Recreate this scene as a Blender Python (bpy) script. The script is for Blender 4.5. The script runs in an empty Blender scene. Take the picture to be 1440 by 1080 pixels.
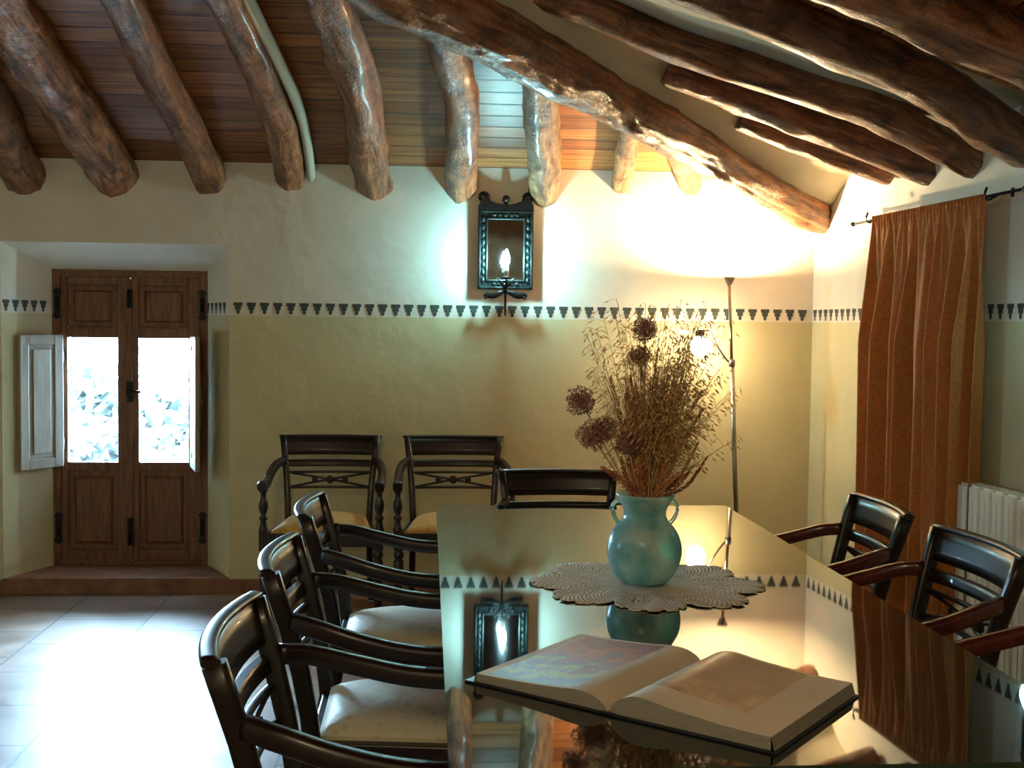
import bpy, bmesh, math, random
from mathutils import Vector, Matrix, noise
from math import sin, cos, pi, radians, atan, sqrt, exp
random.seed(7)
S = bpy.context.scene
COL = S.collection
V = Vector

# ------------------------------------------------------------------ helpers
class MB:
    """collects geometry for ONE mesh object"""
    def __init__(s): s.v = []; s.f = []; s.uv = []; s.m = []; s.sm = []
    def add(s, vs, fs, uvs=None, mi=0, smooth=False):
        o = len(s.v); s.v += [tuple(p) for p in vs]
        for i, f in enumerate(fs):
            s.f.append([o + k for k in f]); s.m.append(mi); s.sm.append(smooth)
            s.uv.append(uvs[i] if uvs else [(0, 0)] * len(f))
        return s
    def box(s, c, d, rot=None, mi=0):
        c = V(c); h = V(d) / 2
        vs = []
        for z in (-1, 1):
            for x, y in ((-1, -1), (1, -1), (1, 1), (-1, 1)):
                p = V((x * h.x, y * h.y, z * h.z))
                if rot is not None: p = rot @ p
                vs.append(c + p)
        return s.add(vs, [(3, 2, 1, 0), (4, 5, 6, 7), (0, 1, 5, 4), (1, 2, 6, 5), (2, 3, 7, 6), (3, 0, 4, 7)], mi=mi)
    def prism(s, poly, z0, z1, mi=0, xf=None):
        n = len(poly); vs = [V((x, y, z0)) for x, y in poly] + [V((x, y, z1)) for x, y in poly]
        if xf: vs = [xf(p) for p in vs]
        fs = [list(range(n))[::-1], list(range(n, 2 * n))] + [(i, (i + 1) % n, n + (i + 1) % n, n + i) for i in range(n)]
        return s.add(vs, fs, mi=mi)
    def sweep(s, pts, half, up=(0, 0, 1), seg=12, power=1.0, mi=0, rad=None, smooth=True, caps=True):
        """half: (w,h) or list of them; power<1 gives a rounded box section; rad(i,a)->scale"""
        pts = [V(p) for p in pts]; n = len(pts); up = V(up)
        if not isinstance(half, list): half = [half] * n
        vs = []; L = 0; ls = []
        for i, p in enumerate(pts):
            if i: L += (p - pts[i - 1]).length
            ls.append(L)
            t = (pts[min(i + 1, n - 1)] - pts[max(i - 1, 0)]).normalized()
            sd = t.cross(up)
            if sd.length < 1e-4: sd = t.cross(V((1, .1, 0)))
            sd.normalize(); u2 = sd.cross(t)
            for k in range(seg):
                a = 2 * pi * (k + .5) / seg
                cx = math.copysign(abs(cos(a)) ** power, cos(a)); cy = math.copysign(abs(sin(a)) ** power, sin(a))
                r = rad(i, a) if rad else 1
                vs.append(p + sd * cx * half[i][0] * r + u2 * cy * half[i][1] * r)
        fs = []; uvs = []
        R = max(h[0] for h in half)
        for i in range(n - 1):
            for k in range(seg):
                k2 = (k + 1) % seg
                fs.append((i * seg + k, i * seg + k2, (i + 1) * seg + k2, (i + 1) * seg + k))
                a0 = 2 * pi * k / seg * R; a1 = 2 * pi * (k + 1) / seg * R
                uvs.append([(ls[i], a0), (ls[i], a1), (ls[i + 1], a1), (ls[i + 1], a0)])
        s.add(vs, fs, uvs, mi, smooth)
        if caps:
            o = len(s.v) - len(vs)
            for idx, fl in ((0, True), (n - 1, False)):
                f = [o + idx * seg + k for k in range(seg)]
                if not fl: f = f[::-1]
                s.f.append(f[::-1] if fl else f[::-1]); s.m.append(mi); s.sm.append(False)
                s.uv.append([(cos(2 * pi * k / seg) * R, sin(2 * pi * k / seg) * R) for k in range(seg)])
        return s
    def tube(s, pts, r, seg=8, **k): return s.sweep(pts, [(q, q) for q in r] if isinstance(r, (list, tuple)) else (r, r), seg=seg, **k)
    def lathe(s, prof, c=(0, 0, 0), seg=24, mi=0, M=None, close=True):
        """prof: list of (r,z)"""
        c = V(c); vs = []
        for r, z in prof:
            for k in range(seg):
                a = 2 * pi * k / seg; p = V((r * cos(a), r * sin(a), z))
                vs.append((M @ p if M else p) + c)
        fs = [(i * seg + k, i * seg + (k + 1) % seg, (i + 1) * seg + (k + 1) % seg, (i + 1) * seg + k) for i in range(len(prof) - 1) for k in range(seg)]
        s.add(vs, fs, mi=mi, smooth=True)
        if close:
            o = len(s.v) - len(vs); n = len(prof)
            s.f.append([o + k for k in range(seg)][::-1]); s.m.append(mi); s.sm.append(False); s.uv.append([(0, 0)] * seg)
            s.f.append([o + (n - 1) * seg + k for k in range(seg)]); s.m.append(mi); s.sm.append(False); s.uv.append([(0, 0)] * seg)
        return s
    def ball(s, c, r, seg=10, rings=7, mi=0, sc=(1, 1, 1)):
        prof = [(r * sin(pi * i / rings) if 0 < i < rings else r * .02, -r * cos(pi * i / rings)) for i in range(rings + 1)]
        M = Matrix.Diagonal(V(sc)).to_3x3()
        return s.lathe(prof, c, seg, mi, M)
    def grid(s, fn, nu, nv, mi=0, smooth=True, skip=None, midx=None):
        vs = [fn(i / nu, j / nv) for j in range(nv + 1) for i in range(nu + 1)]
        o = len(s.v); s.v += [tuple(p) for p in vs]
        for j in range(nv):
            for i in range(nu):
                if skip and skip(i, j): continue
                a = o + j * (nu + 1) + i
                s.f.append([a, a + 1, a + nu + 2, a + nu + 1]); s.m.append(midx(i, j) if midx else mi); s.sm.append(smooth)
                s.uv.append([(i / nu, j / nv), ((i + 1) / nu, j / nv), ((i + 1) / nu, (j + 1) / nv), (i / nu, (j + 1) / nv)])
        return s
    def build(s, name, mats, parent=None, bevel=0, fix=True):
        me = bpy.data.meshes.new(name)
        me.from_pydata(s.v, [], s.f)
        if not isinstance(mats, (list, tuple)): mats = [mats]
        for m in mats: me.materials.append(m)
        uvl = me.uv_layers.new(name='UVMap'); li = 0
        for i, p in enumerate(me.polygons):
            p.material_index = s.m[i]; p.use_smooth = s.sm[i]
            for k in range(len(s.f[i])): uvl.data[li].uv = s.uv[i][k]; li += 1
        if fix:
            bm = bmesh.new(); bm.from_mesh(me); bmesh.ops.recalc_face_normals(bm, faces=bm.faces); bm.to_mesh(me); bm.free()
        me.update()
        o = bpy.data.objects.new(name, me); COL.objects.link(o)
        if parent: o.parent = parent
        if bevel:
            b = o.modifiers.new('bevel', 'BEVEL'); b.width = bevel; b.segments = 2; b.limit_method = 'ANGLE'; b.angle_limit = radians(50)
        return o

def tag(o, label, cat, group=None, kind=None):
    o['label'] = label; o['category'] = cat
    if group: o['group'] = group
    if kind: o['kind'] = kind
    return o
def thing(name, label, cat, loc=(0, 0, 0), rz=0, group=None):
    o = bpy.data.objects.new(name, None); COL.objects.link(o); o.empty_display_size = .1
    o.location = loc; o.rotation_euler = (0, 0, rz)
    return tag(o, label, cat, group)
def struct(o): o['kind'] = 'structure'; return o
def copy_tree(o, parent=None):
    c = o.copy(); COL.objects.link(c)
    if parent: c.parent = parent
    for ch in list(o.children): copy_tree(ch, c)
    return c
def catmull(pts, n):
    pts = [V(p) for p in pts]
    P = [pts[0] * 2 - pts[1]] + pts + [pts[-1] * 2 - pts[-2]]
    out = []; m = len(pts) - 1
    for q in range(n + 1):
        t = q / n * m; i = min(int(t), m - 1); t -= i
        a, b, c, d = P[i:i + 4]
        out.append(.5 * ((2 * b) + (c - a) * t + (2 * a - 5 * b + 4 * c - d) * t * t + (3 * b - a - 3 * c + d) * t ** 3))
    return out

# ------------------------------------------------------------------ materials
def newmat(name):
    m = bpy.data.materials.new(name); m.use_nodes = True; nt = m.node_tree
    b = nt.nodes['Principled BSDF']; return m, nt, b
def N(nt, t, **kw):
    n = nt.nodes.new(t)
    for k, v in kw.items():
        if k in n.inputs: n.inputs[k].default_value = v
        else: setattr(n, k, v)
    return n
def ramp(nt, stops, fac):
    r = nt.nodes.new('ShaderNodeValToRGB'); e = r.color_ramp.elements
    while len(e) < len(stops): e.new(.5)
    for i, (p, c) in enumerate(stops): e[i].position = p; e[i].color = (*c, 1)
    nt.links.new(fac, r.inputs[0]); return r
def simple(name, col, rough=.5, metal=0, ior=1.5, coat=0, var=0, scale=20, bump=0, stretch=(1, 1, 1), sheen=0, trans=0, em=None, es=0):
    m, nt, b = newmat(name)
    b.inputs['Base Color'].default_value = (*col, 1); b.inputs['Roughness'].default_value = rough
    b.inputs['Metallic'].default_value = metal; b.inputs['IOR'].default_value = ior
    b.inputs['Coat Weight'].default_value = coat; b.inputs['Sheen Weight'].default_value = sheen
    b.inputs['Transmission Weight'].default_value = trans
    if em: b.inputs['Emission Color'].default_value = (*em, 1); b.inputs['Emission Strength'].default_value = es
    if var or bump:
        tc = N(nt, 'ShaderNodeTexCoord'); mp = N(nt, 'ShaderNodeMapping'); mp.inputs['Scale'].default_value = stretch
        nt.links.new(tc.outputs['Object'], mp.inputs[0])
        nz = N(nt, 'ShaderNodeTexNoise', Scale=scale, Detail=5.0, Roughness=.6); nt.links.new(mp.outputs[0], nz.inputs[0])
        if var:
            lo = tuple(c * (1 - var) for c in col); hi = tuple(min(1, c * (1 + var)) for c in col)
            r = ramp(nt, [(.3, lo), (.7, hi)], nz.outputs[0]); nt.links.new(r.outputs[0], b.inputs['Base Color'])
        if bump:
            bp = N(nt, 'ShaderNodeBump', Strength=bump, Distance=.01); nt.links.new(nz.outputs[0], bp.inputs['Height']); nt.links.new(bp.outputs[0], b.inputs['Normal'])
    return m

def log_mat(name, c0, c1, c2):
    m, nt, b = newmat(name)
    uv = N(nt, 'ShaderNodeUVMap'); mp = N(nt, 'ShaderNodeMapping'); mp.inputs['Scale'].default_value = (2.2, 14, 1)
    nt.links.new(uv.outputs[0], mp.inputs[0])
    nz = N(nt, 'ShaderNodeTexNoise', Scale=1.6, Detail=9.0, Roughness=.68, Distortion=.6); nt.links.new(mp.outputs[0], nz.inputs[0])
    tc = N(nt, 'ShaderNodeTexCoord')
    n2 = N(nt, 'ShaderNodeTexNoise', Scale=9.0, Detail=7.0, Roughness=.7, Distortion=.4); nt.links.new(tc.outputs['Object'], n2.inputs[0])
    r = ramp(nt, [(.36, c0), (.5, c1), (.64, c2)], nz.outputs[0])
    r2 = ramp(nt, [(.36, (.22, .19, .17)), (.47, (.75, .72, .7)), (.58, (1, 1, 1))], n2.outputs[0])
    mx = N(nt, 'ShaderNodeMix', data_type='RGBA', blend_type='MULTIPLY'); mx.inputs[0].default_value = .8
    nt.links.new(r.outputs[0], mx.inputs[6]); nt.links.new(r2.outputs[0], mx.inputs[7]); nt.links.new(mx.outputs[2], b.inputs['Base Color'])
    b.inputs['Roughness'].default_value = .36
    b.inputs['Coat Weight'].default_value = .25; b.inputs['Coat Roughness'].default_value = .22
    bp = N(nt, 'ShaderNodeBump', Strength=.8, Distance=.012); nt.links.new(nz.outputs[0], bp.inputs['Height'])
    b2 = N(nt, 'ShaderNodeBump', Strength=.9, Distance=.05); nt.links.new(n2.outputs[0], b2.inputs['Height']); nt.links.new(bp.outputs[0], b2.inputs['Normal'])
    nt.links.new(b2.outputs[0], b.inputs['Normal'])
    return m
M_LOG = log_mat('varnished_log', (.06, .018, .007), (.31, .105, .032), (.54, .24, .09))
M_LOGD = log_mat('dark_varnished_log', (.05, .016, .007), (.26, .088, .028), (.46, .19, .07))
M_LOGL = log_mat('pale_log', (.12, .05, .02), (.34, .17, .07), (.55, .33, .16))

def boards_mat():
    m, nt, b = newmat('ceiling_boards')
    uv = N(nt, 'ShaderNodeUVMap')   # u along the boards, v across them, metres
    mp = N(nt, 'ShaderNodeMapping'); mp.inputs['Scale'].default_value = (1.2, 26, 1); nt.links.new(uv.outputs[0], mp.inputs[0])
    nz = N(nt, 'ShaderNodeTexNoise', Scale=1.5, Detail=8.0, Roughness=.65, Distortion=.8); nt.links.new(mp.outputs[0], nz.inputs[0])
    sp = N(nt, 'ShaderNodeSeparateXYZ'); nt.links.new(uv.outputs[0], sp.inputs[0])
    dv = N(nt, 'ShaderNodeMath', operation='DIVIDE'); dv.inputs[1].default_value = .105; nt.links.new(sp.outputs[1], dv.inputs[0])
    fl = N(nt, 'ShaderNodeMath', operation='FLOOR'); nt.links.new(dv.outputs[0], fl.inputs[0])
    ud = N(nt, 'ShaderNodeMath', operation='MULTIPLY_ADD'); nt.links.new(sp.outputs[0], ud.inputs[0]); ud.inputs[1].default_value = .45; nt.links.new(fl.outputs[0], ud.inputs[2])
    uf = N(nt, 'ShaderNodeMath', operation='FLOOR'); nt.links.new(ud.outputs[0], uf.inputs[0])
    cb = N(nt, 'ShaderNodeCombineXYZ'); nt.links.new(fl.outputs[0], cb.inputs[0]); nt.links.new(uf.outputs[0], cb.inputs[1])
    wn = N(nt, 'ShaderNodeTexWhiteNoise', noise_dimensions='2D'); nt.links.new(cb.outputs[0], wn.inputs['Vector'])
    fr = N(nt, 'ShaderNodeMath', operation='FRACT'); nt.links.new(dv.outputs[0], fr.inputs[0])
    gp = ramp(nt, [(0, (.12, .12, .12)), (.05, (.25, .25, .25)), (.1, (1, 1, 1))], fr.outputs[0])
    r = ramp(nt, [(.3, (.17, .050, .015)), (.52, (.44, .17, .052)), (.75, (.64, .31, .11))], nz.outputs[0])
    rw = ramp(nt, [(0, (.5, .42, .4)), (1, (1.0, .98, .95))], wn.outputs[0])
    m1 = N(nt, 'ShaderNodeMix', data_type='RGBA', blend_type='MULTIPLY'); m1.inputs[0].default_value = 1
    nt.links.new(r.outputs[0], m1.inputs[6]); nt.links.new(rw.outputs[0], m1.inputs[7])
    m2 = N(nt, 'ShaderNodeMix', data_type='RGBA', blend_type='MULTIPLY'); m2.inputs[0].default_value = 1
    nt.links.new(m1.outputs[2], m2.inputs[6]); nt.links.new(gp.outputs[0], m2.inputs[7]); nt.links.new(m2.outputs[2], b.inputs['Base Color'])
    b.inputs['Roughness'].default_value = .42
    bp = N(nt, 'ShaderNodeBump', Strength=.8, Distance=.006); nt.links.new(gp.outputs[0], bp.inputs['Height']); nt.links.new(bp.outputs[0], b.inputs['Normal'])
    return m
M_BOARD = boards_mat()

def plaster_mat(split=True):
    m, nt, b = newmat('plaster')
    tc = N(nt, 'ShaderNodeTexCoord'); nz = N(nt, 'ShaderNodeTexNoise', Scale=3.0, Detail=7.0, Roughness=.6); nt.links.new(tc.outputs['Object'], nz.inputs[0])
    up = ramp(nt, [(.3, (.70, .66, .56)), (.7, (.80, .76, .66))], nz.outputs[0])
    if split:
        lo = ramp(nt, [(.3, (.57, .52, .31)), (.7, (.66, .60, .37))], nz.outputs[0])
        sp = N(nt, 'ShaderNodeSeparateXYZ'); nt.links.new(tc.outputs['Object'], sp.inputs[0])
        gt = N(nt, 'ShaderNodeMath', operation='GREATER_THAN'); gt.inputs[1].default_value = 1.445; nt.links.new(sp.outputs[2], gt.inputs[0])
        mx = N(nt, 'ShaderNodeMix', data_type='RGBA'); nt.links.new(gt.outputs[0], mx.inputs[0]); nt.links.new(lo.outputs[0], mx.inputs[6]); nt.links.new(up.outputs[0], mx.inputs[7])
        nt.links.new(mx.outputs[2], b.inputs['Base Color'])
    else: nt.links.new(up.outputs[0], b.inputs['Base Color'])
    b.inputs['Roughness'].default_value = .8
    n2 = N(nt, 'ShaderNodeTexNoise', Scale=9.0, Detail=4.0); nt.links.new(tc.outputs['Object'], n2.inputs[0])
    bp = N(nt, 'ShaderNodeBump', Strength=.25, Distance=.02); nt.links.new(n2.outputs[0], bp.inputs['Height']); nt.links.new(bp.outputs[0], b.inputs['Normal'])
    return m
M_WALL = plaster_mat(True); M_PLASTER = plaster_mat(False)
M_PLASTERD = simple('ceiling_plaster', (.52, .47, .36), .85, var=.12, scale=4, bump=.3)  # base darkened to stand in for the shade beside the hip beam
M_TOOTH = simple('stencil_paint', (.05, .065, .06), .7)

def floor_mat():
    m, nt, b = newmat('terracotta_tiles')
    tc = N(nt, 'ShaderNodeTexCoord'); sp = N(nt, 'ShaderNodeSeparateXYZ'); nt.links.new(tc.outputs['Object'], sp.inputs[0])
    ax = N(nt, 'ShaderNodeMath', operation='ADD'); ax.inputs[1].default_value = -4.76 + 42; nt.links.new(sp.outputs[1], ax.inputs[0])
    ay = N(nt, 'ShaderNodeMath', operation='ADD'); ay.inputs[1].default_value = 1.305 + 42; nt.links.new(sp.outputs[0], ay.inputs[0])
    cb = N(nt, 'ShaderNodeCombineXYZ'); nt.links.new(ax.outputs[0], cb.inputs[0]); nt.links.new(ay.outputs[0], cb.inputs[1])
    br = N(nt, 'ShaderNodeTexBrick', offset=.5, Scale=1.0); br.inputs['Mortar Size'].default_value = .006; br.inputs['Mortar Smooth'].default_value = .1
    br.inputs['Brick Width'].default_value = .42; br.inputs['Row Height'].default_value = .42
    br.inputs['Color1'].default_value = (.22, .13, .085, 1); br.inputs['Color2'].default_value = (.30, .185, .13, 1); br.inputs['Mortar'].default_value = (.09, .075, .065, 1)
    nt.links.new(cb.outputs[0], br.inputs[0])
    nz = N(nt, 'ShaderNodeTexNoise', Scale=6.0, Detail=6.0); nt.links.new(tc.outputs['Object'], nz.inputs[0])
    r = ramp(nt, [(.3, (.7, .7, .7)), (.7, (1.15, 1.15, 1.15))], nz.outputs[0])
    mx = N(nt, 'ShaderNodeMix', data_type='RGBA', blend_type='MULTIPLY'); mx.inputs[0].default_value = 1
    nt.links.new(br.outputs[0], mx.inputs[6]); nt.links.new(r.outputs[0], mx.inputs[7]); nt.links.new(mx.outputs[2], b.inputs['Base Color'])
    rr = N(nt, 'ShaderNodeMapRange'); rr.inputs[1].default_value = .3; rr.inputs[2].default_value = .7; rr.inputs[3].default_value = .36; rr.inputs[4].default_value = .48
    nt.links.new(nz.outputs[0], rr.inputs[0]); nt.links.new(rr.outputs[0], b.inputs['Roughness'])
    b.inputs['IOR'].default_value = 1.45
    iv = N(nt, 'ShaderNodeMath', operation='SUBTRACT'); iv.inputs[0].default_value = 1; nt.links.new(br.outputs['Fac'], iv.inputs[1])
    bp = N(nt, 'ShaderNodeBump', Strength=.7, Distance=.004); nt.links.new(iv.outputs[0], bp.inputs['Height'])
    b2 = N(nt, 'ShaderNodeBump', Strength=.15, Distance=.02); nt.links.new(nz.outputs[0], b2.inputs['Height']); nt.links.new(bp.outputs[0], b2.inputs['Normal'])
    nt.links.new(b2.outputs[0], b.inputs['Normal'])
    return m
M_FLOOR = floor_mat()
M_SKIRT = simple('terracotta_skirting', (.23, .10, .055), .5, var=.3, scale=12, bump=.2)
M_DOOR = simple('door_wood', (.17, .064, .025), .42, var=.5, scale=6, stretch=(9, 9, 1), bump=.2)
M_SHUT = simple('pale_shutter_wood', (.33, .27, .19), .5, var=.15, scale=6, stretch=(6, 6, 1), bump=.1)
M_IRON = simple('black_iron', (.012, .012, .013), .4, metal=.6, var=.3, scale=40)
M_MAH = simple('mahogany', (.010, .004, .0035), .36, coat=.12, var=.5, scale=5, stretch=(4, 4, 1))
M_MAHLIT = simple('lamplit_mahogany', (.075, .011, .011), .24, coat=.4, var=.4, scale=5, stretch=(4, 4, 1))  # mahogany copy with the lamp-lit red of the right armrests put into the colour
def seat_mat(name, a, c):
    m, nt, b = newmat(name)
    tc = N(nt, 'ShaderNodeTexCoord'); vo = N(nt, 'ShaderNodeTexVoronoi', Scale=38.0); nt.links.new(tc.outputs['Object'], vo.inputs[0])
    nz = N(nt, 'ShaderNodeTexNoise', Scale=14.0, Detail=6.0); nt.links.new(tc.outputs['Object'], nz.inputs[0])
    ad = N(nt, 'ShaderNodeMath', operation='ADD'); nt.links.new(vo.outputs[0], ad.inputs[0]); nt.links.new(nz.outputs[0], ad.inputs[1])
    r = ramp(nt, [(.6, a), (.9, c)], ad.outputs[0]); nt.links.new(r.outputs[0], b.inputs['Base Color'])
    b.inputs['Roughness'].default_value = .55; b.inputs['Sheen Weight'].default_value = .3
    bp = N(nt, 'ShaderNodeBump', Strength=.2, Distance=.003); nt.links.new(ad.outputs[0], bp.inputs['Height']); nt.links.new(bp.outputs[0], b.inputs['Normal'])
    return m
M_GOLD = seat_mat('gold_brocade', (.46, .23, .03), (.58, .33, .06))
M_GOLDLIT = seat_mat('daylit_brocade', (.50, .43, .27), (.64, .56, .38))  # paler copy of the gold brocade, daylight on the side seats painted in
M_TGLASS = simple('table_glass', (.006, .010, .008), .025, ior=2.1)
M_TEDGE = simple('table_glass_edge', (.03, .07, .05), .12, ior=1.6, trans=.3)
M_TWOOD = simple('table_wood', (.03, .012, .009), .3, var=.4, scale=5, stretch=(6, 1, 1))
M_METAL = simple('brushed_metal', (.30, .27, .22), .3, metal=1)
M_SHADE = simple('dark_metal_shade', (.16, .12, .08), .5, metal=.6)
M_RAD = simple('radiator_enamel', (.78, .76, .68), .35)
M_RADG = simple('radiator_gap', (.10, .10, .09), .6)
def doily_mat():
    m, nt, b = newmat('cream_crochet')
    uv = N(nt, 'ShaderNodeUVMap'); sp = N(nt, 'ShaderNodeSeparateXYZ'); nt.links.new(uv.outputs[0], sp.inputs[0])
    def osc(out, k):
        a = N(nt, 'ShaderNodeMath', operation='MULTIPLY'); a.inputs[1].default_value = k; nt.links.new(out, a.inputs[0])
        c = N(nt, 'ShaderNodeMath', operation='SINE'); nt.links.new(a.outputs[0], c.inputs[0]); return c
    u = osc(sp.outputs[0], 2 * pi * 120); v = osc(sp.outputs[1], 2 * pi * 20)
    mu = N(nt, 'ShaderNodeMath', operation='MULTIPLY'); nt.links.new(u.outputs[0], mu.inputs[0]); nt.links.new(v.outputs[0], mu.inputs[1])
    nz = N(nt, 'ShaderNodeTexNoise', Scale=30.0, Detail=4.0); tc = N(nt, 'ShaderNodeTexCoord'); nt.links.new(tc.outputs['Object'], nz.inputs[0])
    ad = N(nt, 'ShaderNodeMath', operation='ADD'); nt.links.new(mu.outputs[0], ad.inputs[0]); nt.links.new(nz.outputs[0], ad.inputs[1])
    r = ramp(nt, [(.0, (.50, .40, .27)), (.45, (.88, .76, .58)), (.9, (.96, .86, .70))], ad.outputs[0]); nt.links.new(r.outputs[0], b.inputs['Base Color'])
    b.inputs['Roughness'].default_value = .85
    bp = N(nt, 'ShaderNodeBump', Strength=.8, Distance=.004); nt.links.new(ad.outputs[0], bp.inputs['Height']); nt.links.new(bp.outputs[0], b.inputs['Normal'])
    return m
M_DOILY = doily_mat()
M_PAPER = simple('page_paper', (.72, .62, .46), .55)
M_PEDGE = simple('page_edges', (.27, .24, .19), .8, var=.25, scale=60, stretch=(1, 1, 14))
M_COVER = simple('book_cover', (.012, .012, .016), .35)
def picture_mat(name, stops, scale, rough):
    m, nt, b = newmat(name)
    uv = N(nt, 'ShaderNodeUVMap'); nz = N(nt, 'ShaderNodeTexNoise', Scale=scale, Detail=8.0, Roughness=.65); nt.links.new(uv.outputs[0], nz.inputs[0])
    sp = N(nt, 'ShaderNodeSeparateXYZ'); nt.links.new(uv.outputs[0], sp.inputs[0])
    ad = N(nt, 'ShaderNodeMath', operation='MULTIPLY_ADD'); nt.links.new(sp.outputs[1], ad.inputs[0]); ad.inputs[1].default_value = .55; nt.links.new(nz.outputs[0], ad.inputs[2])
    r = ramp(nt, stops, ad.outputs[0]); nt.links.new(r.outputs[0], b.inputs['Base Color']); b.inputs['Roughness'].default_value = rough
    return m
M_PIC1 = picture_mat('landscape_print', [(.40, (.20, .18, .20)), (.54, (.24, .13, .16)), (.64, (.46, .30, .08)), (.74, (.30, .09, .12)), (.86, (.62, .12, .04)), (1.0, (.34, .07, .05))], 5, .42)
M_PIC2 = picture_mat('sepia_print', [(.42, (.58, .38, .17)), (.6, (.38, .22, .08)), (.78, (.24, .125, .04)), (1.0, (.18, .09, .035))], 4, .4)

def curtain_mat():
    m, nt, b = newmat('rust_velvet')
    tc = N(nt, 'ShaderNodeTexCoord'); nz = N(nt, 'ShaderNodeTexNoise', Scale=60.0, Detail=3.0); nt.links.new(tc.outputs['Object'], nz.inputs[0])
    r = ramp(nt, [(.3, (.35, .118, .022)), (.7, (.47, .175, .034))], nz.outputs[0]); nt.links.new(r.outputs[0], b.inputs['Base Color'])
    b.inputs['Roughness'].default_value = .75; b.inputs['Sheen Weight'].default_value = .08; b.inputs['Sheen Roughness'].default_value = .4
    b.inputs['Sheen Tint'].default_value = (.8, .35, .1, 1)
    return m
M_CURT = curtain_mat()
def vase_mat():
    m, nt, b = newmat('teal_glass')
    tc = N(nt, 'ShaderNodeTexCoord'); nz = N(nt, 'ShaderNodeTexNoise', Scale=16.0, Detail=5.0); nt.links.new(tc.outputs['Object'], nz.inputs[0])
    r = ramp(nt, [(.30, (.18, .52, .54)), (.48, (.38, .74, .73)), (.66, (.74, .93, .88))], nz.outputs[0]); nt.links.new(r.outputs[0], b.inputs['Base Color'])
    b.inputs['Roughness'].default_value = .22; b.inputs['Transmission Weight'].default_value = .55; b.inputs['IOR'].default_value = 1.3
    bp = N(nt, 'ShaderNodeBump', Strength=.25, Distance=.008); nt.links.new(nz.outputs[0], bp.inputs['Height']); nt.links.new(bp.outputs[0], b.inputs['Normal'])
    return m
M_VASE = vase_mat()
M_OAT = simple('dried_oat_straw', (.58, .38, .15), .7, var=.4, scale=40)
M_SPIKE = simple('dried_brown_seed', (.40, .14, .055), .8, var=.5, scale=50)
M_SPIKE2 = simple('dried_rust_seed', (.62, .27, .09), .8, var=.4, scale=50)
M_ALL = simple('dried_allium_floret', (.28, .12, .09), .8, var=.4, scale=60)
M_STEM = simple('dried_stem', (.48, .30, .13), .7)
M_SCON = simple('verdigris_iron', (.007, .013, .013), .42, metal=.5, var=.6, scale=50, bump=.4)
M_MIRROR = simple('old_mirror', (.26, .29, .30), .06, metal=1, var=.25, scale=18)
M_CANDLE = simple('candle_sleeve', (.7, .66, .58), .5)
def emis(name, col, st):
    m, nt, b = newmat(name); b.inputs['Base Color'].default_value = (0, 0, 0, 1)
    b.inputs['Emission Color'].default_value = (*col, 1); b.inputs['Emission Strength'].default_value = st; return m
M_BULBC = emis('cold_bulb', (.42, .93, 1.0), 1300)
M_BULBW = emis('warm_bulb', (1, .72, .38), 72000)
M_BULBD = emis('dim_cold_bulb', (.42, .93, 1.0), 60)
M_GLOBE = emis('warm_globe', (1, .74, .42), 130)
def pane_mat():
    m = bpy.data.materials.new('window_glass'); m.use_nodes = True; nt = m.node_tree; nt.nodes.clear()
    t = N(nt, 'ShaderNodeBsdfTransparent'); g = N(nt, 'ShaderNodeBsdfGlossy', Roughness=.02); f = N(nt, 'ShaderNodeFresnel', IOR=1.45)
    x = N(nt, 'ShaderNodeMixShader'); o = N(nt, 'ShaderNodeOutputMaterial')
    nt.links.new(f.outputs[0], x.inputs[0]); nt.links.new(t.outputs[0], x.inputs[1]); nt.links.new(g.outputs[0], x.inputs[2]); nt.links.new(x.outputs[0], o.inputs[0]); return m
M_PANE = pane_mat()
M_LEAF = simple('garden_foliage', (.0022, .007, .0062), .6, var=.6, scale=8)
M_GRASS = simple('garden_ground', (.62, .62, .58), .9, var=.4, scale=3)

# ------------------------------------------------------------------ geometry of the room
D = 6.13; XC = 2.047; K = .079; ZT = 2.226; SB = .362; SR = .33
tl = V((K, -1, 0)).normalized(); nl = V((-1, -K, 0)).normalized()
def WR(s, off, z): p = V((XC, D, 0)) + tl * s + nl * off; return V((p.x, p.y, z))     # along right wall from the corner
def xw(y): return XC + K * (D - y)
def zb(y): return ZT + SB * (D - y)
def zr(x, y): return 2.16 + SR * (xw(y) - x)
YR = -2.3; XL = -3.2

# floor
struct(MB().add([(XL - .1, YR - .1, 0), (3.2, YR - .1, 0), (3.2, D + .4, 0), (XL - .1, D + .4, 0)], [(0, 1, 2, 3)]).build('floor', M_FLOOR, fix=False))

# stencilled frieze teeth
TW = [(-.023, 0), (.023, 0), (.023, -.018), (.016, -.018), (.016, -.037), (.009, -.037), (.009, -.052), (.004, -.059), (-.004, -.059), (-.009, -.052), (-.009, -.037), (-.016, -.037), (-.016, -.018), (-.023, -.018)]
def teeth(mb, p0, p1, nrm, pitch=.0673, start=.03, z=1.512, mi=1):
    p0 = V(p0); p1 = V(p1); L = (p1 - p0).length; t = (p1 - p0).normalized(); nrm = V(nrm).normalized(); d = start
    while d < L - .02:
        c = p0 + t * d + nrm * .0015
        for a, b in ((0, 1), ):
            idx = [[0, 1, 2, 13], [12, 3, 4, 11], [10, 5, 6, 7, 8, 9]]
            vs = [V((c.x, c.y, z)) + t * u + V((0, 0, w)) for u, w in TW]
            mb.add(vs, idx, mi=mi)
        d += pitch

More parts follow.
